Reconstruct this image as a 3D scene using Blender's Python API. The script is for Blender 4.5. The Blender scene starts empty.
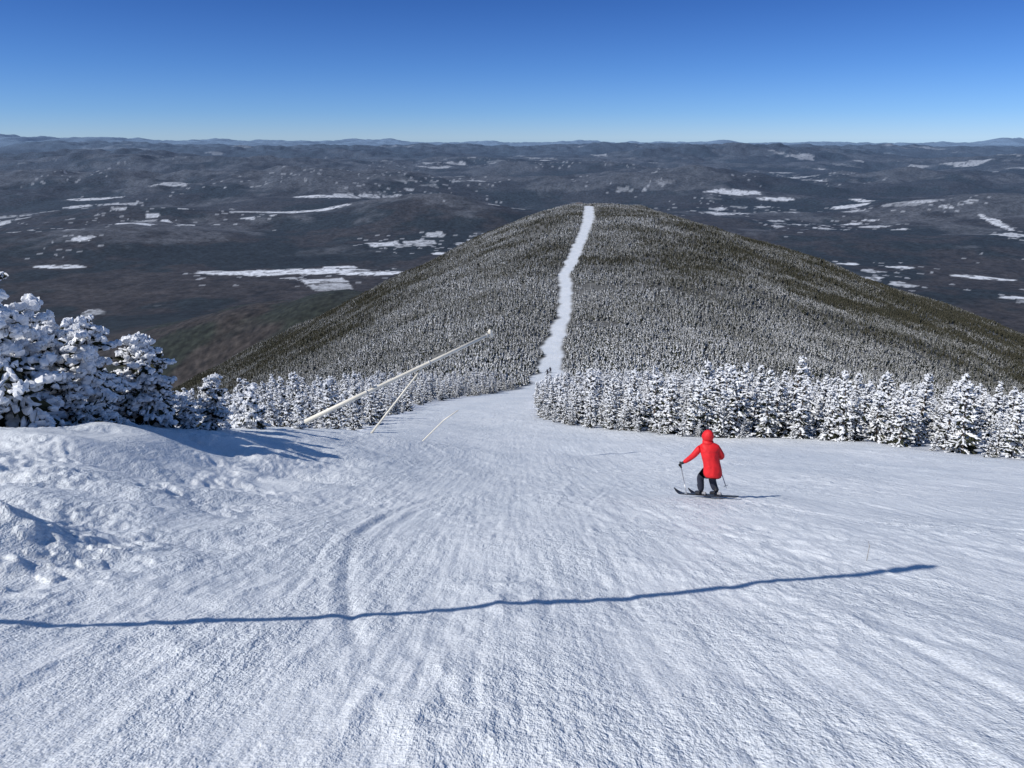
import bpy, math, random, time, bmesh
import numpy as np
from mathutils import Vector
T0=time.time()
def tick(s): print('T %.1f %s'%(time.time()-T0,s))
rng=np.random.RandomState(7); random.seed(7)
sc=bpy.context.scene
sc.view_settings.view_transform='Standard'; sc.view_settings.look='None'; sc.view_settings.exposure=0

# ---------------------------------------------------------------- noise helpers
def _h32(ix,iy,seed):
    h=ix.astype(np.int64).astype(np.uint32)*np.uint32(374761393)+iy.astype(np.int64).astype(np.uint32)*np.uint32(668265263)+np.uint32((seed*1442695041)&0xffffffff)
    h^=h>>np.uint32(13);h*=np.uint32(1274126177);h^=h>>np.uint32(16);h*=np.uint32(2246822519);h^=h>>np.uint32(15)
    return h
def _hash(ix,iy,seed): return (_h32(ix,iy,seed)&np.uint32(0xffffff)).astype(np.float32)/float(0x1000000)
_ga=np.arange(256)*2*np.pi/256;_gx=np.cos(_ga).astype(np.float32);_gy=np.sin(_ga).astype(np.float32)
def perlin(x,y,seed=0):
    ix=np.floor(x);iy=np.floor(y);fx=(x-ix).astype(np.float32);fy=(y-iy).astype(np.float32)
    ix=ix.astype(np.int32);iy=iy.astype(np.int32)
    u=fx*fx*fx*(fx*(fx*6-15)+10);v=fy*fy*fy*(fy*(fy*6-15)+10)
    def g(ox,oy):
        k=_h32(ix+ox,iy+oy,seed)&np.uint32(255)
        return _gx[k]*(fx-ox)+_gy[k]*(fy-oy)
    n0=g(0,0);n0+=(g(1,0)-n0)*u;n1=g(0,1);n1+=(g(1,1)-n1)*u
    return (n0+(n1-n0)*v)*1.5
def fbm(x,y,o=4,seed=0):
    s=0;a=1;t=0
    for i in range(o):
        s=s+a*perlin(x*2**i+i*17.3,y*2**i-i*9.1,seed+i);t+=a;a*=.5
    return s/t
def ss(x,a,b):
    t=np.clip((x-a)/(b-a),0,1);return t*t*(3-2*t)
def herm(xk,yk,x):
    xk=np.array(xk,float);yk=np.array(yk,float);m=np.gradient(yk,xk)
    x=np.clip(x,xk[0],xk[-1]);i=np.clip(np.searchsorted(xk,x)-1,0,len(xk)-2)
    h=xk[i+1]-xk[i];t=(x-xk[i])/h
    return (2*t**3-3*t**2+1)*yk[i]+(t**3-2*t**2+t)*h*m[i]+(-2*t**3+3*t**2)*yk[i+1]+(t**3-t**2)*h*m[i+1]

# ---------------------------------------------------------------- terrain definition (metres, eye at 0,0,0)
YK=[-900,-400,-150,-60,0,15,32,45,60,90,150,200,260,360,500,700,1000,1150,1400,1800,2200,2700,3500]
ZK=[-300,-90,8,16,-1.65,-7.43,-13.9,-18.1,-22.8,-32,-50.1,-61.5,-68.9,-74.5,-77,-78.5,-84.5,-100,-185,-340,-470,-600,-800]
XCY=[-100,0,60,90,120,150,200,285,385,490,650,1000,1400,3500]
XCX=[3,3,0,-3,0,6.5,10,18,27.5,39,61,99,125,200]
BY=[-40,0,12,20,28,36,50,70];BX=[-10,-10,-10.2,-8.8,-7.6,-6.9,-9,-10];BH=[.8,1.5,1.65,1.55,1.4,.7,.4,0]
LY=[-60,0,14,20,28,36,45,60,90,120,150,200,250,285,330,385,440,490,560,650,800,1000,1040]
LX=[-13,-12,-10.6,-9.7,-8.9,-7.8,-8.5,-10,-9.5,-5,2.8,7.0,11.2,15.6,21.2,25.2,27.5,35,44,57,75,94,98]
RY=[-60,20,28,37,41,42.5,46,52,62,90,120,150,200,250,285,330,385,440,490,560,650,800,1000,1040]
RX=[25,23,21.5,20.6,17,11.5,7.2,3.8,1.8,2.2,5,11,14,17.2,21,26.5,31,34,43,52.5,65.5,86,106,104]
TY=[2,3.4,5.26,7.3,9.2,10.6,12.7,15.5,20];TX=[-.2,-.75,-1.33,-1.78,-1.95,-1.88,-1.5,-.5,2.0]
HILLS=[(-600,5800,140,520,480),(-4900,8500,240,1700,1000),(-1900,8600,170,1500,800),(1900,8800,220,1000,800),
       (5200,9500,200,1400,1000),(-8500,14000,320,2600,1500),(3500,16000,280,2500,1500),(9000,13000,260,2000,1500),(-2200,13500,240,2500,1200),(-3300,5600,110,800,400),(3900,6200,100,700,450),
       (-6000,22000,330,3500,1800),(2000,24000,300,4500,1500),(12000,23000,330,3500,1800),(-14000,27000,380,4500,2200),(5500,31000,330,5000,2000),
       (-2600,4600,90,700,450),(600,11500,180,1500,700),(-5200,11500,220,1700,800),(6500,17500,300,2200,1000),(-3000,18000,280,2400,1000)]
def Hf(x,y):
    x=np.asarray(x,float);y=np.asarray(y,float);r=np.hypot(x,y)
    zc=herm(YK,ZK,y);xc=herm(XCY,XCX,y);dx=x-xc
    dr=np.maximum(dx-12,0);dl=np.maximum(-dx-8,0)
    a=zc-.36*(np.sqrt(dr*dr+110**2)-110)-.5*(np.sqrt(dl*dl+60**2)-60)
    m=(r>110)&(r<3500)
    if m.any():
        xx=x[m];yy=y[m];k=ss(r[m],110,400)*ss(np.abs(dx[m]),10,90)
        a[m]+=k*(10*fbm(xx/170,yy/170,4,3)+3.5*fbm(xx/40,yy/90,3,5))
    xb=np.interp(y,BY,BX);hb=np.interp(y,BY,BH)
    e=(x-xb);w=np.where(e>0,3.4,2.6)
    a+=hb*np.exp(-.5*(e/w)**2)
    m=r<130
    if m.any():
        xx=x[m];yy=y[m];f=1-ss(r[m],60,130)
        d=.17*fbm(xx/7,yy/9,3,11)+.05*fbm(xx/1.6,yy/2.6,3,12)
        d+=.28*np.exp(-((yy-(27+.3*xx))/2.2)**2)*ss(xx,-7,-4)*(1-ss(xx,.5,5))
        rough=ss(fbm(xx/2.2,yy/3.5,3,16),-.25,.3)
        d+=.022*fbm(xx/.28,yy/.5,3,14)*rough
        rid=1-np.abs(fbm(xx/.9,yy/1.5,4,15))*2.2
        d+=.026*np.clip(rid,0,1)**2*(.3+.7*rough)
        d+=.012*fbm(xx/.16+.4*fbm(xx/3,yy/5,2,18),yy/3.5,2,17)*(1-ss(-xx,2.,4.))
        lm=ss(-xx,2.2,5)*(1-ss(yy,11,26))
        lum=fbm(xx/.9,yy/.8,4,21)
        patch=ss(fbm(xx/2.6,yy/2.2,2,29),-.15,.18)
        d+=lm*(.46*fbm(xx/3.0,yy/2.2,2,20)+.17*np.maximum(lum-.02,0)*patch+.06*fbm(xx/.22,yy/.22,3,23)*patch)
        q=ss(xx,-5.6,-4.6)*(1-ss(xx,-4.1,-2.9))*ss(yy,4.4,5.2)*(1-ss(yy,6.2,7.4))
        d+=q*(.26*np.maximum(fbm(xx/.9,yy/.6,4,27),0)+.035*ss(fbm(xx/.3,yy/.25,2,28),.12,.3))
        xt=herm(TY,TX,yy)
        for off,st in ((0,1.),(.34,.35)):
            qd=xx-xt-off
            vis=st*ss(yy,2.4,5.6)*(1-ss(yy,10.5,15))*(.5+.5*ss(fbm(yy/1.7,xx*0+off,2,40),-.3,.1))
            d+=vis*(-.026*np.exp(-(qd/.065)**2)+.015*np.exp(-((qd+.15)/.07)**2))
        for i,(x0,am,fr,ph) in enumerate(((3.2,1.1,.2,2.1),(5.6,1.4,.13,.6),(1.4,1.0,.16,4.4),(-.6,1.6,.22,3.0))):
            qd=xx-(x0+am*np.sin(yy*fr+ph)+.12*np.sin(yy*.8+i))
            d+=ss(fbm(yy/3+i*7,xx*0+i*3.3,2,41),-.2,.2)*(1-ss(yy,14,26))*ss(yy,4,6)*(-.011*np.exp(-(qd/.045)**2)+.007*np.exp(-((qd-.1)/.05)**2))
        # crossing traverse tracks, including the fresh one behind the skier
        for x0,y0,sl,ya,yb,dp in ((3.34,7.64,.57,5.2,9.5,.012),(3.80,13.1,.57,8.5,12.9,.016),(4.02,13.1,.57,8.8,12.9,.014),(1.0,9.,-1.1,6.,13.,.009),(6.5,9.,1.6,6.5,11.,.010),(0.2,18,1.3,14,22,.014)):
            qd=xx-(x0+(y0-yy)*sl+.1*np.sin(yy*1.3+x0))
            d+=ss(yy,ya,ya+.8)*(1-ss(yy,yb-.4,yb))*(-dp*np.exp(-(qd/.05)**2)+dp*.8*np.exp(-((qd+.10)/.05)**2))
        a[m]+=f*d
    m=r>500
    if m.any():
        xx=x[m];yy=y[m];rr=r[m]
        n6=fbm(xx/2700,yy/2100,4,31)
        b=-590+175*n6*ss(rr,2800,7000)+10*fbm(xx/500,yy/500,3,33)*ss(rr,1800,3200)
        b+=ss(rr,12000,25000)*260*np.maximum(fbm(xx/4600,yy/3800,4,35)+.1,0)
        # long wooded shoulder running off the left flank
        yc=1580+.22*(-xx-400)+60*fbm(xx/700,xx*0+3,2,45)
        sh=np.maximum(0,278-.25*np.maximum(0,-xx-380)+22*fbm(xx/420,yy/700,2,46))
        b+=sh*np.exp(-.5*((yy-yc)/np.where(yy<yc,360,430))**2)*(1-ss(xx,-330,80))*(1+.05*fbm(xx/180,yy/400,3,47))
        hn=1+.3*fbm(xx/500,yy/500,3,37)
        for (cx,cy,h,sx,sy) in HILLS:
            b+=h*np.exp(-.5*(((xx-cx)/sx)**2+((yy-cy)/sy)**2))*hn
        an=xx/np.maximum(yy,1)
        far=ss(rr,40000,60000)
        b+=far*(-60+600*np.maximum(fbm(xx/6000+3,yy/16000,5,39)+.02,0)+ (450+750*fbm(xx/3300,yy/20000,4,43))*np.exp(-.5*((an+.62)/.12)**2)+200*np.exp(-.5*((an+.28)/.12)**2)+(250+500*fbm(xx/1800,yy/20000,3,44))*np.exp(-.5*((an-.63)/.03)**2))
        A=a[m];k=90.
        a[m]=np.maximum(A,b)+np.maximum(k-np.abs(A-b),0)**2/(4*k)
    return a
def gz(x,y): return float(Hf(np.array([x]),np.array([y]))[0])
def trail_sd(x,y):
    """>0 inside the cleared snow run"""
    n=fbm(x/14,y/14,3,51)*np.clip(y/60,.5,2.6)
    n=n*ss(y,45,160)+.25*n*(1-ss(y,45,160))
    l=np.interp(y,LY,LX)+n;r=np.interp(y,RY,RX)+.8*n
    return np.where(y>1045,-5,np.minimum(x-l,r-x))

# ---------------------------------------------------------------- terrain mesh (one polar sheet)
rad=np.concatenate([np.geomspace(.6,45,940,endpoint=False),np.geomspace(45,2500,480,endpoint=False),np.geomspace(2500,95000,580)])
ang=np.radians(np.concatenate([np.linspace(-180,-60,30,endpoint=False),np.linspace(-60,-38,40,endpoint=False),np.linspace(-38,38,880,endpoint=False),np.linspace(38,60,40,endpoint=False),np.linspace(60,180,30,endpoint=False)]))
nr,na=len(rad),len(ang)
Rg,Ag=np.meshgrid(rad,ang,indexing='ij')
X=(Rg*np.sin(Ag)).ravel();Y=(Rg*np.cos(Ag)).ravel();Z=Hf(X,Y)
V=np.empty((nr*na+1,3),np.float32);V[:-1,0]=X;V[:-1,1]=Y;V[:-1,2]=Z;V[-1]=(0,0,gz(0,0))
i=np.arange(nr-1)[:,None]*na;j=np.arange(na)[None,:];j2=(j+1)%na
F=np.stack([i+j,i+j2,i+na+j2,i+na+j],-1).reshape(-1,4)[:,::-1]
jj=np.arange(na);T=np.stack([np.full(na,nr*na),(jj+1)%na,jj],-1)
tick('heights')
def mkmesh(name,V,quads=None,tris=None,mq=None,mt=None,smooth=False,validate=True):
    me=bpy.data.meshes.new(name);V=np.asarray(V,np.float32)
    nq=0 if quads is None else len(quads);nt=0 if tris is None else len(tris)
    li=np.concatenate([np.asarray(quads).ravel() if nq else np.zeros(0,int),np.asarray(tris).ravel() if nt else np.zeros(0,int)]).astype(np.int32)
    me.vertices.add(len(V));me.vertices.foreach_set('co',V.ravel())
    me.loops.add(len(li));me.loops.foreach_set('vertex_index',li)
    st=np.concatenate([np.arange(nq)*4,nq*4+np.arange(nt)*3]).astype(np.int32)
    me.polygons.add(nq+nt);me.polygons.foreach_set('loop_start',st)
    me.polygons.foreach_set('use_smooth',np.full(nq+nt,smooth,bool))
    mi=np.concatenate([np.asarray(mq) if mq is not None else np.zeros(nq),np.asarray(mt) if mt is not None else np.zeros(nt)]).astype(np.int32)
    me.polygons.foreach_set('material_index',mi)
    me.update(calc_edges=True)
    if validate: me.validate()
    return me
def link(o,coll=None):
    (coll or sc.collection).objects.link(o);return o
p0,p1,p2=[V[k].astype(float) for k in F[len(F)//2][:3]]
if np.cross(p1-p0,p2-p0)[2]<0: F=F[:,::-1]
p0,p1,p2=[V[k].astype(float) for k in T[0][:3]]
if np.cross(p1-p0,p2-p0)[2]<0: T=T[:,::-1]
tme=mkmesh('terrain',V,F,T,smooth=True,validate=False)
tick('mesh')
N=len(V);allx=V[:,0].astype(float);ally=V[:,1].astype(float);allz=V[:,2].astype(float);allr=np.hypot(allx,ally)
snow=np.zeros(N);m=allr<1150
sd=trail_sd(allx[m],ally[m]);snow[m]=ss(sd,-.4-.002*allr[m],.4+.002*allr[m])
colA=np.full((N,3),.7)
m=allr>20;x=allx[m];y=ally[m];z=allz[m];r=allr[m]
near=1-ss(r,70,240)
n1=fbm(x/900,y/900,4,61);n2=fbm(x/220,y/220,3,62);n3=fbm(x/60,y/60,2,63)
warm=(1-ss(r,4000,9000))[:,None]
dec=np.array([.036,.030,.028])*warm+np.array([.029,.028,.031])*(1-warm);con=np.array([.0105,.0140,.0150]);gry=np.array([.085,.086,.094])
k=ss(n1+.6*n2,-.12,.15)[:,None];col=dec*(1-k)+con*k
# leafless, snow-floored hardwoods look grey; higher ground painted paler as relief shading
hg=ss(z+590,20,190)*(1-ss(r,11000,22000))*ss(r,3300,4500)
k=(np.clip(ss(fbm(x/1300+7,y/1300,5,64)+.3*n2+.35*hg,.14,.36)*.8,0,1)*ss(r,3300,4800))[:,None];col=col*(1-k)+gry*k
col*=np.clip(1+.8*n3+.7*n2,.3,2)[:,None]
wx=x+90*fbm(x/420,y/420,3,65)+14*fbm(x/70,y/70,2,68);wy=y+90*fbm(x/420+9,y/420,3,66)+14*fbm(x/70,y/70+5,2,69)
th=.35;ux=wx*math.cos(th)+wy*math.sin(th);uy=-wx*math.sin(th)+wy*math.cos(th)
zone=fbm(x/2400+3,y/2400,5,67)+.55*perlin(x/700,y/700,70)
fs=np.zeros(len(x))
for (cw,chh,p,sd0,a,b) in ((230,170,.17,71,2600,9000),(120,100,.17,72,2800,8000),(380,300,.15,73,6000,16000),(700,620,.13,75,9000,35000),(1400,1300,.16,74,20000,90000)):
    hh=_hash(np.floor(ux/cw),np.floor(uy/chh),sd0)
    fx=ux/cw-np.floor(ux/cw);fy=uy/chh-np.floor(uy/chh)
    ins=ss(np.minimum(np.minimum(fx,1-fx),np.minimum(fy,1-fy)),.04,.10)
    pr=p*ss(zone+.15*n1,-.02,.38)
    fs=np.maximum(fs,(hh<pr)*ins*ss(r,a,a*1.3)*(1-ss(r,b*.8,b))*(.40+.60*_hash(np.floor(ux/cw),np.floor(uy/chh),sd0+50)))
wob=.45*fbm(x/150,y/100,4,75)
def ell(cx,cy,sx,sy,rot=0.):
    c,s=math.cos(rot),math.sin(rot);dx=x-cx;dy=y-cy;u=(dx*c+dy*s)/sx;v=(-dx*s+dy*c)/sy
    return 1-ss(np.sqrt(u*u+v*v)+wob,.88,1.02)
for e in ((-1080,3500,400,85,.08),(-640,3440,150,60,0),(-830,3620,90,40,0),(-2150,3560,120,45,.1),(-1560,5750,330,130,0),(-1750,7100,240,110,0),(-2650,6100,200,80,.2),(1700,3800,60,50,0),(2150,3400,130,50,-.4),
          (2900,6600,180,110,.2),(3150,6900,60,200,.2),(2200,7600,300,130,0),(2500,7300,180,70,0),(1650,9200,400,150,0),(-1500,9800,420,140,0),(3300,5200,40,420,-.3),(-3900,7200,300,110,.1),(200,9600,300,120,0),(2500,5600,120,40,.5)):
    fs=np.maximum(fs,ell(*e))
fs*=ss(-z,400,455)+ss(r,9000,14000)*.8*(1-ss(-z,400,455))
fs*=1-.75*ss(fbm(x/55,y/40,3,79),.18,.3)
speck=(_hash(np.floor(x/24),np.floor(y/30),81)<.06*ss(zone,-.05,.3))*ss(r,2800,3600)*(1-ss(r,11000,16000))
col=col*(1-speck[:,None]*.6)+np.array([.5,.52,.56])*speck[:,None]*.6
fcol=np.array([.72,.75,.80]);col=col*(1-fs[:,None])+fcol*fs[:,None]
hillc=np.array([.13,.13,.125])*(1+.6*n3)[:,None]
loww=ss(-z,215,330)[:,None]
bt=fbm(x/14,y/14,3,88)
brown=np.array([.034,.028,.024])*np.clip(1+.5*n3+1.3*bt,.25,2.5)[:,None]
kk=(ss(fbm(x/260,y/260,3,89)+(-z<400)*.08,-.05,.12))[:,None]
brown=brown*(1-kk*.85)+np.array([.017,.022,.014])*np.clip(1+1.2*bt,.3,2.2)[:,None]*kk*.85
hc=hillc*(1-loww)+brown*loww
hc=hc*(1-near[:,None])+np.array([.62,.65,.70])*near[:,None]
rm=(ss(z,-560,-470)*(1-ss(r,2700,3100)))[:,None]
col=col*(1-rm)+hc*rm
# distance haze painted into the land colour: far country paler and bluer
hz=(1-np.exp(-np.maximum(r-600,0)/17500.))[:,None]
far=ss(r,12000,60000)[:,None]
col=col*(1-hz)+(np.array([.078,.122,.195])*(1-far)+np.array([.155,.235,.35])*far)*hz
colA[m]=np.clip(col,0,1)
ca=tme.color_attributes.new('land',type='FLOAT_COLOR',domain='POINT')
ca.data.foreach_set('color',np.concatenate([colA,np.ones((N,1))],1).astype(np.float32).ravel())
at=tme.attributes.new('snow','FLOAT','POINT');at.data.foreach_set('value',snow.astype(np.float32))
at=tme.attributes.new('nearm','FLOAT','POINT');at.data.foreach_set('value',(1-ss(allr,90,400)).astype(np.float32))
terrain=link(bpy.data.objects.new('mountain_terrain',tme))
tick('colours')

# ---------------------------------------------------------------- material helpers
class NT:
    def __init__(s,name):
        s.m=bpy.data.materials.new(name);s.m.use_nodes=True;s.t=s.m.node_tree;s.b=s.t.nodes['Principled BSDF']
    def n(s,ty,**kw):
        nd=s.t.nodes.new(ty)
        for k,v in kw.items():
            if hasattr(nd,k) and not k[0].isupper(): setattr(nd,k,v)
            else: nd.inputs[k.replace('_',' ')].default_value=v
        return nd
    def l(s,a,b): s.t.links.new(a,b)
    def math(s,op,a,b=None,c=None):
        nd=s.t.nodes.new('ShaderNodeMath');nd.operation=op
        for i,v in enumerate((a,b,c)):
            if v is None: continue
            if isinstance(v,(int,float)): nd.inputs[i].default_value=v
            else: s.l(v,nd.inputs[i])
        return nd.outputs[0]
    def mix(s,f,a,b):
        nd=s.t.nodes.new('ShaderNodeMix');nd.data_type='RGBA'
        for sock,v in ((nd.inputs[0],f),(nd.inputs[6],a),(nd.inputs[7],b)):
            if isinstance(v,(int,float)): sock.default_value=v
            elif isinstance(v,tuple): sock.default_value=(*v,1)
            else: s.l(v,sock)
        return nd.outputs[2]
    def scale(s,c,f):
        vm=s.n('ShaderNodeVectorMath');vm.operation='SCALE';s.l(c,vm.inputs[0]);s.l(f,vm.inputs['Scale']);return vm.outputs[0]
    def noise(s,vec,scale,detail=4,rough=.5):
        nd=s.n('ShaderNodeTexNoise');nd.inputs['Scale'].default_value=scale;nd.inputs['Detail'].default_value=detail;nd.inputs['Roughness'].default_value=rough
        s.l(vec,nd.inputs['Vector']);return nd.outputs['Fac']
    def rng(s,v,a,b,c,d):
        nd=s.n('ShaderNodeMapRange');s.l(v,nd.inputs[0])
        for i,q in enumerate((a,b,c,d)): nd.inputs[i+1].default_value=q
        return nd.outputs[0]
def simple(name,col,rough=.6,var=.15,scale=8,metal=0,bump=0):
    q=NT(name);geo=q.n('ShaderNodeTexCoord').outputs['Object']
    f=q.noise(geo,scale,4);f=q.rng(f,.3,.7,0,1)
    c=q.mix(f,tuple(v*(1-var) for v in col),tuple(min(1,v*(1+var)) for v in col))
    q.l(c,q.b.inputs['Base Color']);q.b.inputs['Roughness'].default_value=rough;q.b.inputs['Metallic'].default_value=metal
    if bump:
        bp=q.n('ShaderNodeBump');bp.inputs['Distance'].default_value=bump;q.l(f,bp.inputs['Height']);q.l(bp.outputs[0],q.b.inputs['Normal'])
    return q.m
q=NT('snow_and_woodland')
pos=q.n('ShaderNodeNewGeometry').outputs['Position']
mp=q.n('ShaderNodeMapping');q.l(pos,mp.inputs[0]);mp.inputs['Scale'].default_value=(1,.5,1)
mpv=mp.outputs[0]
mp2=q.n('ShaderNodeMapping');q.l(pos,mp2.inputs[0]);mp2.inputs['Scale'].default_value=(1,.09,.09)
s_=q.n('ShaderNodeAttribute',attribute_name='snow').outputs['Fac']
nm=q.n('ShaderNodeAttribute',attribute_name='nearm').outputs['Fac']
land=q.n('ShaderNodeAttribute',attribute_name='land').outputs['Color']
land=q.scale(land,q.rng(q.noise(pos,.045,4,.75),.35,.65,.60,1.40))
big=q.noise(mpv,.22,3,.6);fine=q.noise(mpv,8,4,.72);gr=q.noise(pos,48,1,.6);rib=q.noise(mp2.outputs[0],9,2,.6)
v1=q.rng(big,.32,.68,0,1)
v2=q.rng(q.noise(mpv,.9,3,.6),.40,.60,0,1)
sc1=q.mix(v1,(.69,.73,.77),(.85,.87,.885));sc2=q.mix(q.math('MULTIPLY',v2,.5),sc1,(.72,.76,.80))
base=q.mix(s_,land,q.scale(sc2,q.rng(gr,.35,.65,.86,1.08)))
q.l(base,q.b.inputs['Base Color'])
q.l(q.rng(s_,0,1,.95,.5),q.b.inputs['Roughness'])
q.b.inputs['Specular IOR Level'].default_value=.25
amp=q.rng(v2,0,1,.35,1.0)
h=q.math('ADD',q.math('MULTIPLY',q.math('MULTIPLY',fine,amp),.066),q.math('MULTIPLY',gr,.007))
h=q.math('ADD',h,q.math('MULTIPLY',rib,.017))
h=q.math('MULTIPLY',h,nm)
bp=q.n('ShaderNodeBump');bp.inputs['Distance'].default_value=1;bp.inputs['Strength'].default_value=.9;q.l(h,bp.inputs['Height']);q.l(bp.outputs[0],q.b.inputs['Normal'])
tme.materials.append(q.m)

def needle_mat():
    q=NT('spruce_needles');pos=q.n('ShaderNodeNewGeometry').outputs['Position']
    f=q.rng(q.noise(pos,6,2),.35,.65,0,1)
    c=q.mix(f,(.018,.026,.015),(.06,.062,.04));q.l(c,q.b.inputs['Base Color']);q.b.inputs['Roughness'].default_value=.8
    q.b.inputs['Specular IOR Level'].default_value=.15
    return q.m
def rime_mat():
    q=NT('rime_snow');pos=q.n('ShaderNodeNewGeometry').outputs['Position']
    f=q.rng(q.noise(pos,9,2),.35,.65,0,1)
    white=q.mix(f,(.70,.72,.76),(.90,.91,.93))
    sx=q.n('ShaderNodeSeparateXYZ');q.l(pos,sx.inputs[0])
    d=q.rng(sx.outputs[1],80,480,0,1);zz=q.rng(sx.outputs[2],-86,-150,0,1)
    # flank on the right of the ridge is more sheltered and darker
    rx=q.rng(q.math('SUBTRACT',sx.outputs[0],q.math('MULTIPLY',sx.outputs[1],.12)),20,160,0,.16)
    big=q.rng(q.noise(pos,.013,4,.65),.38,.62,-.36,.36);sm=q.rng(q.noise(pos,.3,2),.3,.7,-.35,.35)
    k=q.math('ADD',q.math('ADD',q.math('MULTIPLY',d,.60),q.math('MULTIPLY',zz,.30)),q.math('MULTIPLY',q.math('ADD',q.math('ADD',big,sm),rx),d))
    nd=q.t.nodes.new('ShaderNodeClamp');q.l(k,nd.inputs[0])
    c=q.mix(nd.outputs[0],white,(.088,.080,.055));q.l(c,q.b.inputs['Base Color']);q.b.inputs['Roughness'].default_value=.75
    q.b.inputs['Specular IOR Level'].default_value=.2
    return q.m
M_need=needle_mat();M_rime=rime_mat();M_bark=simple('spruce_bark',(.09,.065,.05),.9,.3,10,0,.01)

# ---------------------------------------------------------------- tree builders
phi=(1+5**.5)/2
ICO=np.array([(-1,phi,0),(1,phi,0),(-1,-phi,0),(1,-phi,0),(0,-1,phi),(0,1,phi),(0,-1,-phi),(0,1,-phi),(phi,0,-1),(phi,0,1),(-phi,0,-1),(-phi,0,1)],float);ICO/=np.linalg.norm(ICO[0])
ICF=np.array([(0,11,5),(0,5,1),(0,1,7),(0,7,10),(0,10,11),(1,5,9),(5,11,4),(11,10,2),(10,7,6),(7,1,8),(3,9,4),(3,4,2),(3,2,6),(3,6,8),(3,8,9),(4,9,5),(2,4,11),(6,2,10),(8,6,7),(9,8,1)])
OCT=np.array([(1,0,0),(-1,0,0),(0,1,0),(0,-1,0),(0,0,1),(0,0,-1)],float)
OCF=np.array([(0,2,4),(2,1,4),(1,3,4),(3,0,4),(2,0,5),(1,2,5),(3,1,5),(0,3,5)])
def unit(v): return v/max(1e-9,math.sqrt(v[0]*v[0]+v[1]*v[1]+v[2]*v[2]))
def cz(d): return unit(np.array([d[1]+1e-4,-d[0],0.]))
def cr(a,b): return np.array([a[1]*b[2]-a[2]*b[1],a[2]*b[0]-a[0]*b[2],a[0]*b[1]-a[1]*b[0]])
def spruce(name,H,R,nb,ntw,blobs,seed,frost=.8,bs=1.,lean=(0,0),shape=.85,droop=.25,wild=.2,leaders=1):
    g=np.random.RandomState(seed);V=[];Fq=[];Ft=[];mq=[];mt=[];n=0
    tpl,tf=(ICO,ICF) if blobs=='ico' else (OCT,OCF)
    def blob(c,d,a,rr,mat):
        nonlocal n
        u=cz(d);w=cr(u,d)
        J=tpl*(1+g.uniform(-.35,.35,(len(tpl),1)))
        V.extend(c+J[:,0:1]*a*d+J[:,1:2]*rr*u+J[:,2:3]*rr*.8*w)
        Ft.extend(tf+n);mt.extend([mat]*len(tf));n+=len(tpl)
    def spray(p,d,L,w):
        nonlocal n
        rot=g.uniform(0,3.1);u=cz(d);ww=cr(u,d)
        for aa in (rot,rot+1.5):
            s=(u*math.cos(aa)+ww*math.sin(aa))*w
            V.extend([p,p+d*L*.45+s,p+d*L,p+d*L*.45-s]);Fq.append((n,n+1,n+2,n+3));mq.append(0);n+=4
    for li in range(leaders):
        HH=H*(1 if li==0 else g.uniform(.62,.85));ox,oy=(0,0) if li==0 else (g.uniform(-.5,.5)*R,g.uniform(-.5,.5)*R)
        RR=R*(1 if li==0 else .75);lx,ly=lean[0]+ox*.5,lean[1]+oy*.5
        def trunk(t): return np.array([ox+lx*t*t+.015*HH*math.sin(6*t+seed),oy+ly*t*t+.015*HH*math.cos(5*t+seed),HH*t])
        K=6 if blobs=='ico' else 4;S=9 if blobs=='ico' else 3;n0=len(V)
        for s in range(S+1):
            t=s/S;c=trunk(t);rr=HH*.02*(1-t)+.004
            for k in range(K):
                a=2*math.pi*k/K;V.append(c+np.array([rr*math.cos(a),rr*math.sin(a),0]))
        for s in range(S):
            for k in range(K):
                Fq.append((n0+s*K+k,n0+s*K+(k+1)%K,n0+(s+1)*K+(k+1)%K,n0+(s+1)*K+k));mq.append(2)
        n=len(V);nb_=nb if li==0 else int(nb*.6)
        for b in range(nb_):
            t=.03+.95*(b+g.uniform(0,1))/nb_
            t=t**.92
            L=RR*((1-t)**shape)*g.uniform(1-2.6*wild,1+1.1*wild)+.035*HH
            az=b*2.399+g.uniform(-.6,.6);el=-droop+ .8*t+g.uniform(-1.,1.)*wild*1.3
            p0=trunk(t);d0=np.array([math.cos(az)*math.cos(el),math.sin(az)*math.cos(el),math.sin(el)])
            def P(q): return p0+d0*L*q+np.array([0,0,-droop*L*.6*q*q+.10*L*q**4])
            m=max(2,int(ntw*(.4+.6*L/RR)));fr=frost*(.6 if (blobs=='ico' and g.rand()<.2) else 1)
            for k in range(m):
                qq=(k+.6)/m;p=P(qq);dirb=unit(P(min(1,qq+.05))-P(qq-.05))
                sd_=cz(dirb)
                tl=L*.42*(1.15-qq)+.022*HH
                for sgn in (-1,1):
                    d=unit(dirb*.75+sd_*sgn*g.uniform(.4,1.1)+np.array([0,0,g.uniform(-.65,.15)]))
                    l=tl*g.uniform(.5,1.25)
                    spray(p-d*.02*HH,d,l*1.25,l*.22+.01*HH)
                    if g.rand()<fr:
                        nn=2 if blobs=='ico' else 1
                        for zq in range(nn):
                            f=(zq+.5)/nn+g.uniform(-.15,.2)
                            blob(p+d*l*f+np.array([0,0,.006*H]),d,l*(.62/nn)*g.uniform(.6,1.3),(.0125*H*bs)*g.uniform(.5,1.6),1)
                if g.rand()<fr:
                    blob(p+np.array([0,0,.008*H]),dirb,L/m*.8,.014*H*bs*g.uniform(.6,1.5),1)
        tp=trunk(1.0)
        for zq in range(4):
            blob(tp-np.array([0,0,.022*H*zq]),np.array([0,0.05,1.]),.022*H,.009*H*bs*(1+.5*zq),1)
    me=mkmesh(name,np.array(V),np.array(Fq),np.array(Ft),mq,mt)
    for M in (M_need,M_rime,M_bark): me.materials.append(M)
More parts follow.
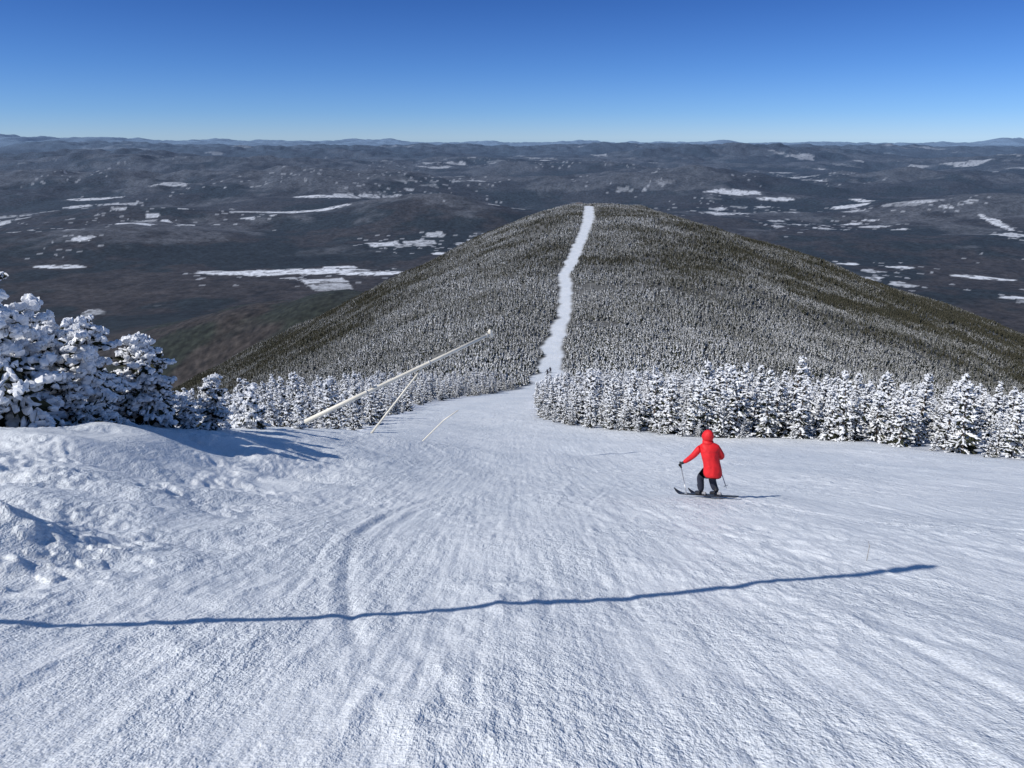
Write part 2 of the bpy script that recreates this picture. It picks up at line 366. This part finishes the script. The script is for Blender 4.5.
    return me
def place(me,name,x,y,s=1.,rz=0,coll=None,sink=.08,tilt=(0,0)):
    o=bpy.data.objects.new(name,me);o.location=(x,y,gz(x,y)-sink);o.scale=(s,s,s);o.rotation_euler=(tilt[0],tilt[1],rz);return link(o,coll)
big_specs=[(20,-9.9,14.0,3.35,1.1,1.35,2),(21,-10.8,15.4,3.1,1.05,1.3,2),(22,-9.3,15.6,2.6,1.0,1.35,2),(23,-8.4,16.6,2.35,.80,1.3,1)]
bm=[]
for (sd_,bx,by,h_,r_,bs_,ld) in big_specs:
    me=spruce('rimed_spruce',h_,r_,60,8,'ico',sd_,.88,bs_*1.35,(random.uniform(-.1,.45),random.uniform(-.2,.2)),.62,.45,.40,ld)
    bm.append((me,h_));place(me,'rimed_spruce_tree',bx,by,1,0)
for (k,bx,by,s_,rz,tl) in ((2,-10.3,15.6,1.05,2.,.1),(3,-9.3,17.0,1.0,1.1,.15),(1,-10.4,17.6,.95,4.,0),(3,-7.9,18.3,.66,2.2,.2),(2,-8.3,19.4,.55,.7,0),(0,-12.0,15.2,.95,2.5,0),(3,-8.0,21.4,.66,3.9,-.1),(2,-8.6,22.4,.5,5.,0),
                        (0,-12.4,13.0,.9,1.2,.1),(3,-7.35,24.2,.42,1.,0),(1,-11.6,17.6,.9,5.2,0),(2,-8.9,17.5,.85,3.3,0),(3,-9.0,14.9,.55,4.4,.2),(2,-10.1,13.2,.5,.3,.1),(3,-7.9,17.2,.45,5.4,.1),(3,-10.7,14.6,1.2,5.9,.2)):
    place(bm[k][0],'rimed_spruce_tree',bx,by,s_,rz,tilt=(tl,tl*.6))
tick('big trees')
midc=bpy.data.collections.new('spruce_trees');sc.collection.children.link(midc)
mids=[spruce('snowy_spruce',1.0,R_,50,4,'oct',40+i,.82,1.3,(0.05*(i-3),.04),.95,.22,.30) for i,R_ in enumerate((.20,.26,.18,.28,.22,.30))]
g=np.random.RandomState(5)
xs=[(22.6,25.5),(22.2,28),(21.9,31),(21.8,34),(21.2,37.2),(20.2,38.8),(19.2,39.8),(18.2,40.6),(17.2,41.4),(16.1,41.8),(15.0,42.2),(14.0,42.3),(12.9,42.3),(12,42.4),(11.0,42.8),(10.1,43.6),(9.2,44.4),(8.3,45.3),(7.5,46.4),(6.6,47.7),(5.8,49.3),(5.0,51),(4.3,53),(3.7,55.5),(3.1,58.5),(2.7,62)]
for n_,(a,b) in enumerate(xs):
    h_=g.choice([2.0,2.7,3.3,3.8,4.2])*g.uniform(.9,1.1)*(1 if b<50 else .85)
    o=place(mids[n_%6],'snowy_spruce_tree',a+g.uniform(-.5,.7),b+g.uniform(-.2,1.2),h_,g.uniform(0,6.28),midc if n_<6 else None,.15,(g.uniform(-.1,.1),g.uniform(-.1,.1)))
    place(mids[(n_+3)%6],'snowy_spruce_tree',a+g.uniform(-.4,1.1),b+g.uniform(-.9,.4),g.uniform(.7,1.9),g.uniform(0,6.28),None,.1)
lowc=bpy.data.collections.new('far_spruce_trees');sc.collection.children.link(lowc)
def lowtree(name,seed,R,levels=7,nbr=5):
    g=np.random.RandomState(seed);V=[];Ft=[];mt=[];n=0
    for l in range(levels):
        t=.06+.86*l/levels
        for k in range(nbr):
            az=k*2*math.pi/nbr+l*.9+g.uniform(-.3,.3);L=R*(1-t)**.85*g.uniform(.6,1.2)+.02
            d=np.array([math.cos(az),math.sin(az),0]);s=np.array([-d[1],d[0],0]);w=L*.45
            z=np.array([0,0,1.])
            a=z*(t+.13);tip=d*L+z*(t-.06*g.uniform(.3,1.6));m1=d*L*.55+s*w+z*(t+.03);m2=d*L*.55-s*w+z*(t+.03);lo=d*L*.4+z*(t-.05)
            V+= [a,m1,tip,m2,lo]
            Ft+=[(n,n+2,n+1),(n,n+3,n+2),(n+1,n+2,n+4),(n+2,n+3,n+4)]
            m=1 if g.rand()<.58 else 0
            mt+=[m,1 if g.rand()<.50 else 0,0,0];n+=5
    V+=[np.array([.02,0,.85]),np.array([-.012,.02,.85]),np.array([-.012,-.02,.85]),np.array([0,0,1.])];Ft+=[(n,n+1,n+3),(n+1,n+2,n+3),(n+2,n,n+3)];mt+=[1,1,1]
    V+=[np.array([.02,0,0]),np.array([-.012,.02,0]),np.array([-.012,-.02,0]),np.array([0,0,.5])];n+=4;Ft+=[(n,n+1,n+3),(n+1,n+2,n+3),(n+2,n,n+3)];mt+=[2,2,2]
    me=mkmesh(name,np.array(V),None,np.array(Ft),None,mt)
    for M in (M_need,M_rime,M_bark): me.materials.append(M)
    return me
lows=[lowtree('far_spruce',60+i,.26+.035*i) for i in range(5)]
for i,me in enumerate(lows):
    place(me,'far_spruce_tree',-25-9*i,170+13*i,3.2,i,lowc)
def scatter(y0,y1,sp,sd_,lo=-.8,hi=.85):
    g=np.random.RandomState(sd_);ys=np.arange(y0,y1,sp);XX=[];YY=[]
    for yv in ys:
        xv=np.arange(min(lo*yv,-20),max(hi*yv,30),sp);XX.append(xv);YY.append(np.full(len(xv),yv))
    XX=np.concatenate(XX);YY=np.concatenate(YY)
    XX=XX+g.uniform(-.6,.6,len(XX))*sp;YY=YY+g.uniform(-.6,.6,len(XX))*sp
    return XX,YY,g
def forest(name,parts,coll,nvar,hfun,zmin=-300):
    P=[];S=[];Ro=[];I=[]
    for (y0,y1,sp,sd_,lo,hi) in parts:
        X_,Y_,g=scatter(y0,y1,sp,sd_,lo,hi)
        s=trail_sd(X_,Y_);Zz=Hf(X_,Y_)
        dens=np.ones(len(X_))*.93
        dens*=1-.85*np.exp(-(((X_-20-(Y_-620)*.06)/16)**2+((Y_-700)/170)**2))
        o=fbm(X_/60,Y_/35,3,91);dens*=1-.85*ss(o,.30,.44)*ss(Y_,120,250)
        dens*=1-.9*np.exp(-((Y_-(392+.10*(X_-40)+6*np.sin(X_/17)))/7)**2)*ss(X_,32,40)*(1-ss(X_,75,100))
        dens*=1-.8*np.exp(-((Y_-(232+.25*(X_-60)))/4.)**2)*ss(X_,35,45)*(1-ss(X_,62,75))
        keep=(s<-.7-.0006*Y_)&(g.rand(len(X_))<dens)&(Zz>zmin)
        keep&=~((Y_<20)&(X_<0));keep&=~((Y_<26)&(X_<0)&(X_>-9.5))
        X_=X_[keep];Y_=Y_[keep];Zz=Zz[keep];s=s[keep]
        hgt=hfun(X_,Y_,g)*(1-.35*np.exp(s/2.5))*(1+.35*fbm(X_/25,Y_/25,2,93))
        P.append(np.stack([X_,Y_,Zz-.12],1));S.append(hgt)
        Ro.append(np.stack([g.uniform(-.07,.07,len(X_)),g.uniform(-.07,.07,len(X_)),g.uniform(0,6.28,len(X_))],1));I.append(g.randint(0,nvar,len(X_)))
    P=np.concatenate(P);S=np.concatenate(S);Ro=np.concatenate(Ro);I=np.concatenate(I)
    print('FOREST',name,len(P))
    me=bpy.data.meshes.new(name);me.vertices.add(len(P));me.vertices.foreach_set('co',P.astype(np.float32).ravel())
    a=me.attributes.new('sc','FLOAT','POINT');a.data.foreach_set('value',S.astype(np.float32))
    a=me.attributes.new('ro','FLOAT_VECTOR','POINT');a.data.foreach_set('vector',Ro.astype(np.float32).ravel())
    a=me.attributes.new('ix','INT','POINT');a.data.foreach_set('value',I.astype(np.int32))
    ob=link(bpy.data.objects.new(name,me))
    ng=bpy.data.node_groups.new(name,'GeometryNodeTree')
    ng.interface.new_socket('Geometry',in_out='INPUT',socket_type='NodeSocketGeometry');ng.interface.new_socket('Geometry',in_out='OUTPUT',socket_type='NodeSocketGeometry')
    N=ng.nodes;gi=N.new('NodeGroupInput');go=N.new('NodeGroupOutput');ip=N.new('GeometryNodeInstanceOnPoints');ci=N.new('GeometryNodeCollectionInfo')
    ci.inputs['Collection'].default_value=coll;ci.inputs['Separate Children'].default_value=True;ci.inputs['Reset Children'].default_value=True
    def na_(nm,ty):
        q=N.new('GeometryNodeInputNamedAttribute');q.data_type=ty;q.inputs['Name'].default_value=nm;return q.outputs['Attribute']
    e=N.new('FunctionNodeEulerToRotation')
    ng.links.new(gi.outputs[0],ip.inputs['Points']);ng.links.new(ci.outputs[0],ip.inputs['Instance']);ip.inputs['Pick Instance'].default_value=True
    ng.links.new(na_('ix','INT'),ip.inputs['Instance Index']);ng.links.new(na_('ro','FLOAT_VECTOR'),e.inputs[0]);ng.links.new(e.outputs[0],ip.inputs['Rotation'])
    ng.links.new(na_('sc','FLOAT'),ip.inputs['Scale']);ng.links.new(ip.outputs[0],go.inputs[0])
    return ob,ng
DEFER=[]
DEFER.append(forest('spruce_forest',[(18,150,1.5,101,-.7,.85)],midc,6,lambda X,Y,g:g.choice([1.4,2.2,3.0,3.9],len(X))*g.uniform(.85,1.15,len(X))))
DEFER.append(forest('distant_spruce_forest',[(150,350,1.65,102,-.7,.8),(350,650,2.25,103,-.6,.8),(650,1200,2.9,104,-.5,.8)],lowc,5,lambda X,Y,g:g.uniform(1.5,3.2,len(X))+ss(Y,300,800)*1.3,-330))
tick('forest')

# ---------------------------------------------------------------- skinned tubes and small parts
def empty(name,loc=(0,0,0)):
    e=bpy.data.objects.new(name,None);e.location=loc;e.empty_display_size=.2;return link(e)
def child(o,p): o.parent=p;return o
def tube(name,pts,rads,mat,parent,K=12):
    pts=[Vector(p) for p in pts];V=[];F=[]
    for i,p in enumerate(pts):
        d=(pts[min(i+1,len(pts)-1)]-pts[max(i-1,0)]).normalized()
        u=d.cross(Vector((0,0,1)))
        if u.length<.05: u=d.cross(Vector((0,1,0)))
        u.normalize();w=u.cross(d)
        for k in range(K):
            a=2*math.pi*k/K;V.append(p+(u*math.cos(a)+w*math.sin(a))*rads[i])
    for i in range(len(pts)-1):
        for k in range(K): F.append((i*K+k,i*K+(k+1)%K,(i+1)*K+(k+1)%K,(i+1)*K+k))
    F.append(tuple(range(K))[::-1]);F.append(tuple((len(pts)-1)*K+k for k in range(K)))
    me=bpy.data.meshes.new(name);me.from_pydata(V,[],F);me.materials.append(mat)
    for p in me.polygons: p.use_smooth=True
    return child(link(bpy.data.objects.new(name,me)),parent)
SK=[]
def skin(name,verts,edges,radii,root,mats,parent,sub=2,matfn=None):
    me=bpy.data.meshes.new(name);me.from_pydata(verts,edges,[])
    o=link(bpy.data.objects.new(name,me));m=o.modifiers.new('s','SKIN');m.use_smooth_shade=True
    for i,v in enumerate(me.skin_vertices[0].data):
        rr=radii[i];v.radius=rr if isinstance(rr,tuple) else (rr,rr);v.use_root=(i==root)
    s=o.modifiers.new('u','SUBSURF');s.levels=sub;s.render_levels=sub
    SK.append((o,mats,matfn))
    return child(o,parent)
def finish_skins():
    dg=bpy.context.evaluated_depsgraph_get();dg.update();out=[]
    for o,mats,matfn in SK: out.append(bpy.data.meshes.new_from_object(o.evaluated_get(dg)))
    for (o,mats,matfn),nm_ in zip(SK,out):
        o.modifiers.clear();o.data=nm_;nm_.materials.clear()
        for M in mats: nm_.materials.append(M)
        for p in nm_.polygons:
            p.use_smooth=True;p.material_index=matfn(p.center) if matfn else 0
def loft(name,rings,mat,parent,K=28,close=True,wr=.006):
    V=[];F=[]
    for i,(cx,cy,cz_,rx,ry) in enumerate(rings):
        for k in range(K):
            a=2*math.pi*k/K;w=1+wr/rx*(math.sin(5*a+i*1.7)+.7*math.sin(9*a-i*1.1)+ .8*math.sin(i*2.4+a))
            V.append((cx+rx*w*math.cos(a),cy+ry*w*math.sin(a),cz_+wr*.8*math.sin(3*a+i)))
    for i in range(len(rings)-1):
        for k in range(K): F.append((i*K+k,i*K+(k+1)%K,(i+1)*K+(k+1)%K,(i+1)*K+k))
    if close: F.append(tuple((len(rings)-1)*K+k for k in range(K)));F.append(tuple(range(K))[::-1])
    me=bpy.data.meshes.new(name);me.from_pydata(V,[],F);me.materials.append(mat)
    for p in me.polygons: p.use_smooth=True
    o=link(bpy.data.objects.new(name,me));s=o.modifiers.new('u','SUBSURF');s.levels=1;s.render_levels=1
    return child(o,parent)
M_black=simple('black_glove_fabric',(.012,.012,.014),.6);M_boot=simple('ski_boot_plastic',(.03,.03,.035),.35);M_ski=simple('ski_topsheet',(.02,.022,.03),.3)
M_skin=simple('skin',(.55,.33,.25),.5);M_gog=simple('goggle_lens',(.02,.02,.03),.1);M_alu=simple('pole_aluminium',(.45,.46,.48),.35,.1,8,.8);M_grey=simple('grey_trim',(.3,.3,.32),.6)
def skier(px,py_,jc,pc,scale=1.,name='skier'):
    J=simple('jacket_fabric',jc,.65,.10,14,0,.004);Pn=simple('ski_trouser_fabric',pc,.8,.15,14,0,.004)
    e=empty(name,(px,py_,gz(px,py_)+.02));e.scale=(scale,)*3
    def G(x,y): return (gz(px+x*scale,py_+y*scale)-gz(px,py_))/scale
    FL=(-.11,.12,G(-.11,.12)+.10);FR=(.17,-.02,G(.17,-.02)+.10)
    v=[(.05,-.07,.66),(.03,-.03,.80),(-.0,.02,.96),(-.03,.06,1.10),(-.05,.10,1.20),(-.06,.13,1.27),
       (-.20,.09,1.10),(-.33,.09,.92),(-.40,.14,.82),(-.50,.21,.70),
       (.13,.05,1.10),(.25,.04,.92),(.255,.14,.84),(.23,.30,.81),
       (-.04,-.06,.62),(-.155,.12,.42),(-.13,.10,.27),(FL[0],FL[1],FL[2]+.04),
       (.13,-.08,.62),(.09,.08,.40),(.13,.04,.25),(FR[0],FR[1],FR[2]+.04)]
    ed=[(0,1),(1,2),(2,3),(3,4),(4,5),(3,6),(6,7),(7,8),(8,9),(3,10),(10,11),(11,12),(12,13),(0,14),(14,15),(15,16),(16,17),(0,18),(18,19),(19,20),(20,21)]
    rd=[(.15,.13),(.155,.13),(.17,.135),(.155,.12),.07,.06,.082,.066,.058,.045,.082,.066,.058,.045,.105,.084,.076,.073,.105,.084,.076,.073]
    skin('body',v,ed,rd,0,[J,Pn],e,2,lambda c:0 if (c.z>.62 or abs(c.x)>.27 and c.z>.50) else 1)
    loft('jacket_shell',[(.055,-.07,.515,.175,.16),(.055,-.07,.54,.188,.168),(.05,-.07,.61,.192,.168),(.045,-.055,.70,.185,.16),(.025,-.025,.80,.175,.148),(.0,.005,.90,.185,.15),(-.015,.035,1.00,.198,.155),(-.03,.06,1.09,.185,.138),(-.045,.085,1.16,.13,.11),(-.055,.11,1.21,.085,.085)],J,e,wr=.009)
    loft('hem_band',[(.055,-.07,.508,.176,.16),(.055,-.07,.518,.184,.167),(.055,-.07,.526,.183,.165)],M_black,e,wr=.002)
    f=Vector((-.45,.85,-.15)).normalized();c=Vector((-.065,.145,1.33));side=f.cross(Vector((0,0,1))).normalized();up=side.cross(f)
    def ball(nm,mat,fn,us=28,vs=20,keep=None):
        b=bmesh.new();bmesh.ops.create_uvsphere(b,u_segments=us,v_segments=vs,radius=1)
        if keep: bmesh.ops.delete(b,geom=[q for q in b.faces if not keep(q.calc_center_median())],context='FACES')
        for w in b.verts: w.co=fn(w.co.copy())
        me=bpy.data.meshes.new(nm);b.to_mesh(me);b.free();me.materials.append(mat)
        for p in me.polygons:p.use_smooth=True
        return child(link(bpy.data.objects.new(nm,me)),e)
    def head(p):
        x,y,z=p; nose=.024*math.exp(-((x/.16)**2+((z+.05)/.2)**2))*(y>0); chin=.012*math.exp(-((x/.3)**2+((z+.8)/.2)**2))*(y>0)
        eye=-.008*math.exp(-(((abs(x)-.38)/.16)**2+((z-.12)/.12)**2))*(y>0); lip=.006*math.exp(-((x/.25)**2+((z+.42)/.07)**2))*(y>0)
        return c+side*x*.072*(1-.12*max(0,-z))+up*z*.108+f*(y*.09+nose+chin+eye+lip)
    ball('head',M_skin,head)
    ball('hood',J,lambda p:c-f*(.012+.02*max(0,p.z))+side*p.x*.118*(1-.12*max(0,p.z))+up*(p.z*.135+.002)+f*p.y*.13,keep=lambda m:not(m.y>.62 and abs(m.z)<.75))
    loft('collar',[(-.045,.085,1.15,.13,.115),(-.055,.11,1.22,.115,.105),(-.06,.13,1.27,.105,.108)],J,e,wr=.004)
    ball('goggles',M_gog,lambda p:c+side*p.x*.07+up*(p.z*.034+.022)+f*(.07+p.y*.035))
    for nm,w,fd in (('left',Vector(v[9]),Vector((-.55,.45,-.45)).normalized()),('right',Vector(v[13]),Vector((-.1,.9,-.2)).normalized())):
        sd_=fd.cross(Vector((0,0,1))).normalized();dn=fd.cross(sd_)
        if dn.z>0: dn=-dn
        vs=[w-fd*.03,w+fd*.03,w+fd*.075];es=[(0,1),(1,2)];rs=[.038,(.046,.032),(.048,.030)]
        for k,L in enumerate((.030,.034,.032,.026)):
            b=w+fd*.085+sd_*(k-1.5)*.022;i0=len(vs)
            vs+=[b,b+fd*L+dn*.008,b+fd*(L*.9)+dn*(.012+L),b+fd*(L*.2)+dn*(.016+L*1.1)];es+=[(2,i0),(i0,i0+1),(i0+1,i0+2),(i0+2,i0+3)];rs+=[.0125,.012,.011,.010]
        i0=len(vs);b=w+fd*.03-sd_*.038;vs+=[b,b-sd_*.018+fd*.03+dn*.012,b+fd*.05+dn*.035+sd_*.01];es+=[(1,i0),(i0,i0+1),(i0+1,i0+2)];rs+=[.015,.013,.011]
        skin('glove_'+nm,[tuple(q) for q in vs],es,rs,0,[M_black],e,1)
        grip=w+fd*.095+dn*.03
        tip=Vector((-.42,.02,G(-.42,.02)+.02)) if nm=='left' else Vector((.40,.0,G(.40,0)+.16))
        d=(tip-grip).normalized()
        tube('ski_pole_'+nm,[grip-d*.07,grip-d*.065,grip+d*.07,grip+d*.075,grip+d*.3,tip-d*.07,tip-d*.068,tip-d*.06,tip-d*.055,tip],[.014,.018,.016,.010,.010,.008,.045,.045,.006,.003],M_alu,e,10)
        tube('pole_grip_'+nm,[grip-d*.072,grip-d*.04,grip+d*.06],[.019,.017,.019],M_black,e,10)
    h=Vector((-.50,.87,0)).normalized();h.z=(G(h.x*.5,h.y*.5)-G(-h.x*.5,-h.y*.5));h.normalize()
    sn=Vector((h.y,-h.x,0)).normalized();nn=sn.cross(h);nn=nn if nn.z>0 else -nn
    for nm,Fp in (('left',FL),('right',FR)):
        q=Vector(Fp)-Vector((0,0,.10))+nn*.035
        skin('ski_boot_'+nm,[tuple(q-h*.10+nn*.05),tuple(q+nn*.05),tuple(q+h*.14+nn*.045),tuple(q-h*.05+nn*.16),tuple(q-h*.03+nn*.27)],[(0,1),(1,2),(0,3),(3,4)],[.055,.05,.045,.058,.068],0,[M_boot],e,2)
        V=[];F=[];n=26
        for i in range(n+1):
            t=-.64+1.45*i/n;w=.045+.012*((t-.05)/.8)**2
            if t>.62: w*=max(.15,1-((t-.62)/.19)**2)
            if t<-.60: w*=.8
            lift=.10*max(0,(t-.56)/.23)**2
            b=q+h*t+nn*(lift-.010);V+=[b-sn*w,b+sn*w,b+sn*w+nn*.02,b-sn*w+nn*.02]
        for i in range(n):
            for k in range(4): F.append((i*4+k,i*4+(k+1)%4,i*4+4+(k+1)%4,i*4+4+k))
        F+=[(3,2,1,0),(n*4,n*4+1,n*4+2,n*4+3)]
        me=bpy.data.meshes.new('ski_'+nm);me.from_pydata([tuple(a) for a in V],[],F);me.materials.append(M_ski);child(link(bpy.data.objects.new('ski_'+nm,me)),e)
        tube('binding_'+nm,[q-h*.17+nn*.01,q-h*.16+nn*.045,q-h*.11+nn*.045,q-h*.10+nn*.02],[.03,.032,.032,.03],M_grey,e,8)
    return e
skier(3.80,13.2,(.70,.010,.016),(.020,.024,.045),.92)
skier(9.2,186,(.02,.02,.03),(.02,.02,.02),1.2);skier(10.3,193,(.03,.03,.05),(.02,.02,.02),1.15)

# ---------------------------------------------------------------- snow-making lances
M_lance=simple('painted_lance_pipe',(.82,.77,.66),.45,.06,3);M_steel=simple('galvanised_steel',(.45,.46,.47),.5,.1,6,.3)
def lance(base,tip,r0,r1,strut=None,hs=1.):
    b=Vector(base);t=Vector(tip);d=(t-b).normalized();e=empty('snowmaking_lance')
    tube('lance_pipe',[b,b.lerp(t,.33),b.lerp(t,.34),b.lerp(t,.66),b.lerp(t,.665),t],[r0,r0,r0*.9,r0*.9,r1*1.1,r1],M_lance,e,16)
    for f,rr in ((.335,r0*1.25),(.663,r0*1.15),(.985,r1*1.5)):
        p=b.lerp(t,f);tube('flange',[p-d*.03,p-d*.028,p+d*.028,p+d*.03],[r1,rr,rr,r1],M_steel,e,16)
    up=Vector((0,0,1));u2=(up-d*up.dot(d)).normalized()
    hp=t+d*.05
    tube('nozzle_head',[hp-u2*.17*hs,hp-u2*.15*hs,hp-u2*.03,hp+u2*.10*hs,hp+u2*.17*hs,hp+u2*.20*hs],[r1*.5,r1*1.05,r1*1.3,r1*1.3,r1*.9,r1*.3],M_lance,e,14)
    for k in range(6):
        a=k*math.pi/3;dd=(d*math.cos(a)+d.cross(u2)*math.sin(a))
        tube('nozzle',[hp+u2*.07+dd*r1,hp+u2*.09+dd*(r1*2.0)],[.018,.012],M_lance,e,8)
    gzb=gz(b.x,b.y)
    tube('base_post',[(b.x,b.y,gzb-.5),(b.x,b.y,b.z+.05)],[.07,.07],M_steel,e,12)
    tube('pivot_clamp',[b-d*.12,b+d*.12],[r0*1.35,r0*1.35],M_steel,e,12)
    if strut:
        s0,f=strut;s0=Vector((s0[0],s0[1],gz(*s0)-.3));p=b.lerp(t,f)-u2*r0
        tube('support_strut',[s0,p],[.042,.036],M_lance,e,10)
        q=b.lerp(t,f-.25)
        tube('winch_bracket',[q+u2*r0,q+u2*.28],[.05,.04],M_steel,e,8)
        p2=b.lerp(t,f+.12)
        tube('guy_strut',[(p2.x-1.3,p2.y+.6,gz(p2.x-1.3,p2.y+.6)-.2),(p2.x-.1,p2.y+.4,gz(p2.x-.1,p2.y+.4)+1.2),(p2.x+.5,p2.y+.5,gz(p2.x+.5,p2.y+.5)+1.75)],[.028,.024,.024],M_lance,e,8)
    return e
lance((-7.95,26,gz(-7.95,26)+.12),(-.92,30,-7.68),.085,.066,((-5.9,28.2),.62))
lance((-9.2,2.1,gz(-9.2,2.1)+.25),(-1.75,4.42,1.47),.060,.055,None,1.5)
e=empty('marker_stake',(3.85,7.15,gz(3.85,7.15)))
tube('cane',[(0,0,-.2),(0.01,0,.18),(-.01,0,.24)],[.005,.004,.003],simple('dry_cane',(.35,.33,.30),.7),e,6)

def box(name,c,s,mat,parent):
    b=bmesh.new();bmesh.ops.create_cube(b,size=1)
    for v in b.verts: v.co=Vector((c[0]+v.co.x*s[0],c[1]+v.co.y*s[1],c[2]+v.co.z*s[2]))
    bmesh.ops.bevel(b,geom=b.edges[:],offset=.03,segments=1)
    me=bpy.data.meshes.new(name);b.to_mesh(me);b.free();me.materials.append(mat);return child(link(bpy.data.objects.new(name,me)),parent)
M_wood=simple('weathered_boards',(.06,.04,.03),.85,.3,2);M_roof=simple('tarred_roof',(.12,.11,.11),.8);M_dk=simple('dark_glass',(.02,.022,.03),.2)
hx,hy=89,1016;e=empty('summit_hut',(hx,hy,gz(hx,hy)-.4))
box('walls',(0,0,1.5),(7,5,4),M_wood,e);box('door',(-2,-2.53,.9),(1.2,.1,2.2),M_dk,e);box('window',(1.5,-2.53,1.7),(1.8,.1,1.1),M_dk,e)
me=bpy.data.meshes.new('roof');me.from_pydata([(-4.2,-3.2,3.51),(4.2,-3.2,3.51),(4.2,3.2,3.51),(-4.2,3.2,3.51),(-4.2,0,5.2),(4.2,0,5.2)],[],[(0,1,5,4),(2,3,4,5),(0,4,3),(1,2,5),(3,2,1,0)]);me.materials.append(M_roof);child(link(bpy.data.objects.new('roof',me)),e)

finish_skins()
for ob,ng in DEFER:
    md=ob.modifiers.new('scatter','NODES');md.node_group=ng
tick('figures')
# ---------------------------------------------------------------- light, sky, camera
el=math.radians(42);tr=Vector((.93,.37,0)).normalized()
L=Vector((tr.x*math.cos(el),tr.y*math.cos(el),-math.sin(el)))
sun=bpy.data.lights.new('sun','SUN');sun.energy=4.2;sun.angle=math.radians(.53);sun.color=(1,.965,.91)
so=link(bpy.data.objects.new('sun',sun));so.rotation_euler=L.to_track_quat('-Z','Y').to_euler();so.location=(-20,-10,30)
w=bpy.data.worlds.new('World');sc.world=w;w.use_nodes=True;nt=w.node_tree
sky=nt.nodes.new('ShaderNodeTexSky');sky.sky_type='NISHITA';sky.sun_disc=False;sky.sun_elevation=el
sky.sun_rotation=math.atan2(-tr.x,-tr.y)
sky.altitude=1300;sky.air_density=.8;sky.dust_density=.15;sky.ozone_density=3
tc=nt.nodes.new('ShaderNodeTexCoord');sx=nt.nodes.new('ShaderNodeSeparateXYZ');nt.links.new(tc.outputs['Generated'],sx.inputs[0])
rp=nt.nodes.new('ShaderNodeValToRGB');nt.links.new(sx.outputs[2],rp.inputs[0])
els=rp.color_ramp.elements;els[0].position=0;els[0].color=(.56,.74,1.12,1);els[1].position=1;els[1].color=(.50,.78,.98,1)
for p_,c_ in ((.03,(.43,.66,1.08,1)),(.08,(.33,.57,1.0,1)),(.16,(.22,.44,.86,1)),(.4,(.46,.74,.95,1))):
    q_=els.new(p_);q_.color=c_
vm=nt.nodes.new('ShaderNodeVectorMath');vm.operation='MULTIPLY';nt.links.new(sky.outputs[0],vm.inputs[0]);nt.links.new(rp.outputs[0],vm.inputs[1])
nt.links.new(vm.outputs[0],nt.nodes['Background'].inputs[0]);nt.nodes['Background'].inputs[1].default_value=.1
cam=bpy.data.cameras.new('camera');cam.sensor_width=36;cam.lens=36*750/1024;cam.clip_start=.05;cam.clip_end=200000
co=link(bpy.data.objects.new('camera',cam));co.rotation_euler=(math.radians(90-18.16),0,0);sc.camera=co
tick('done')
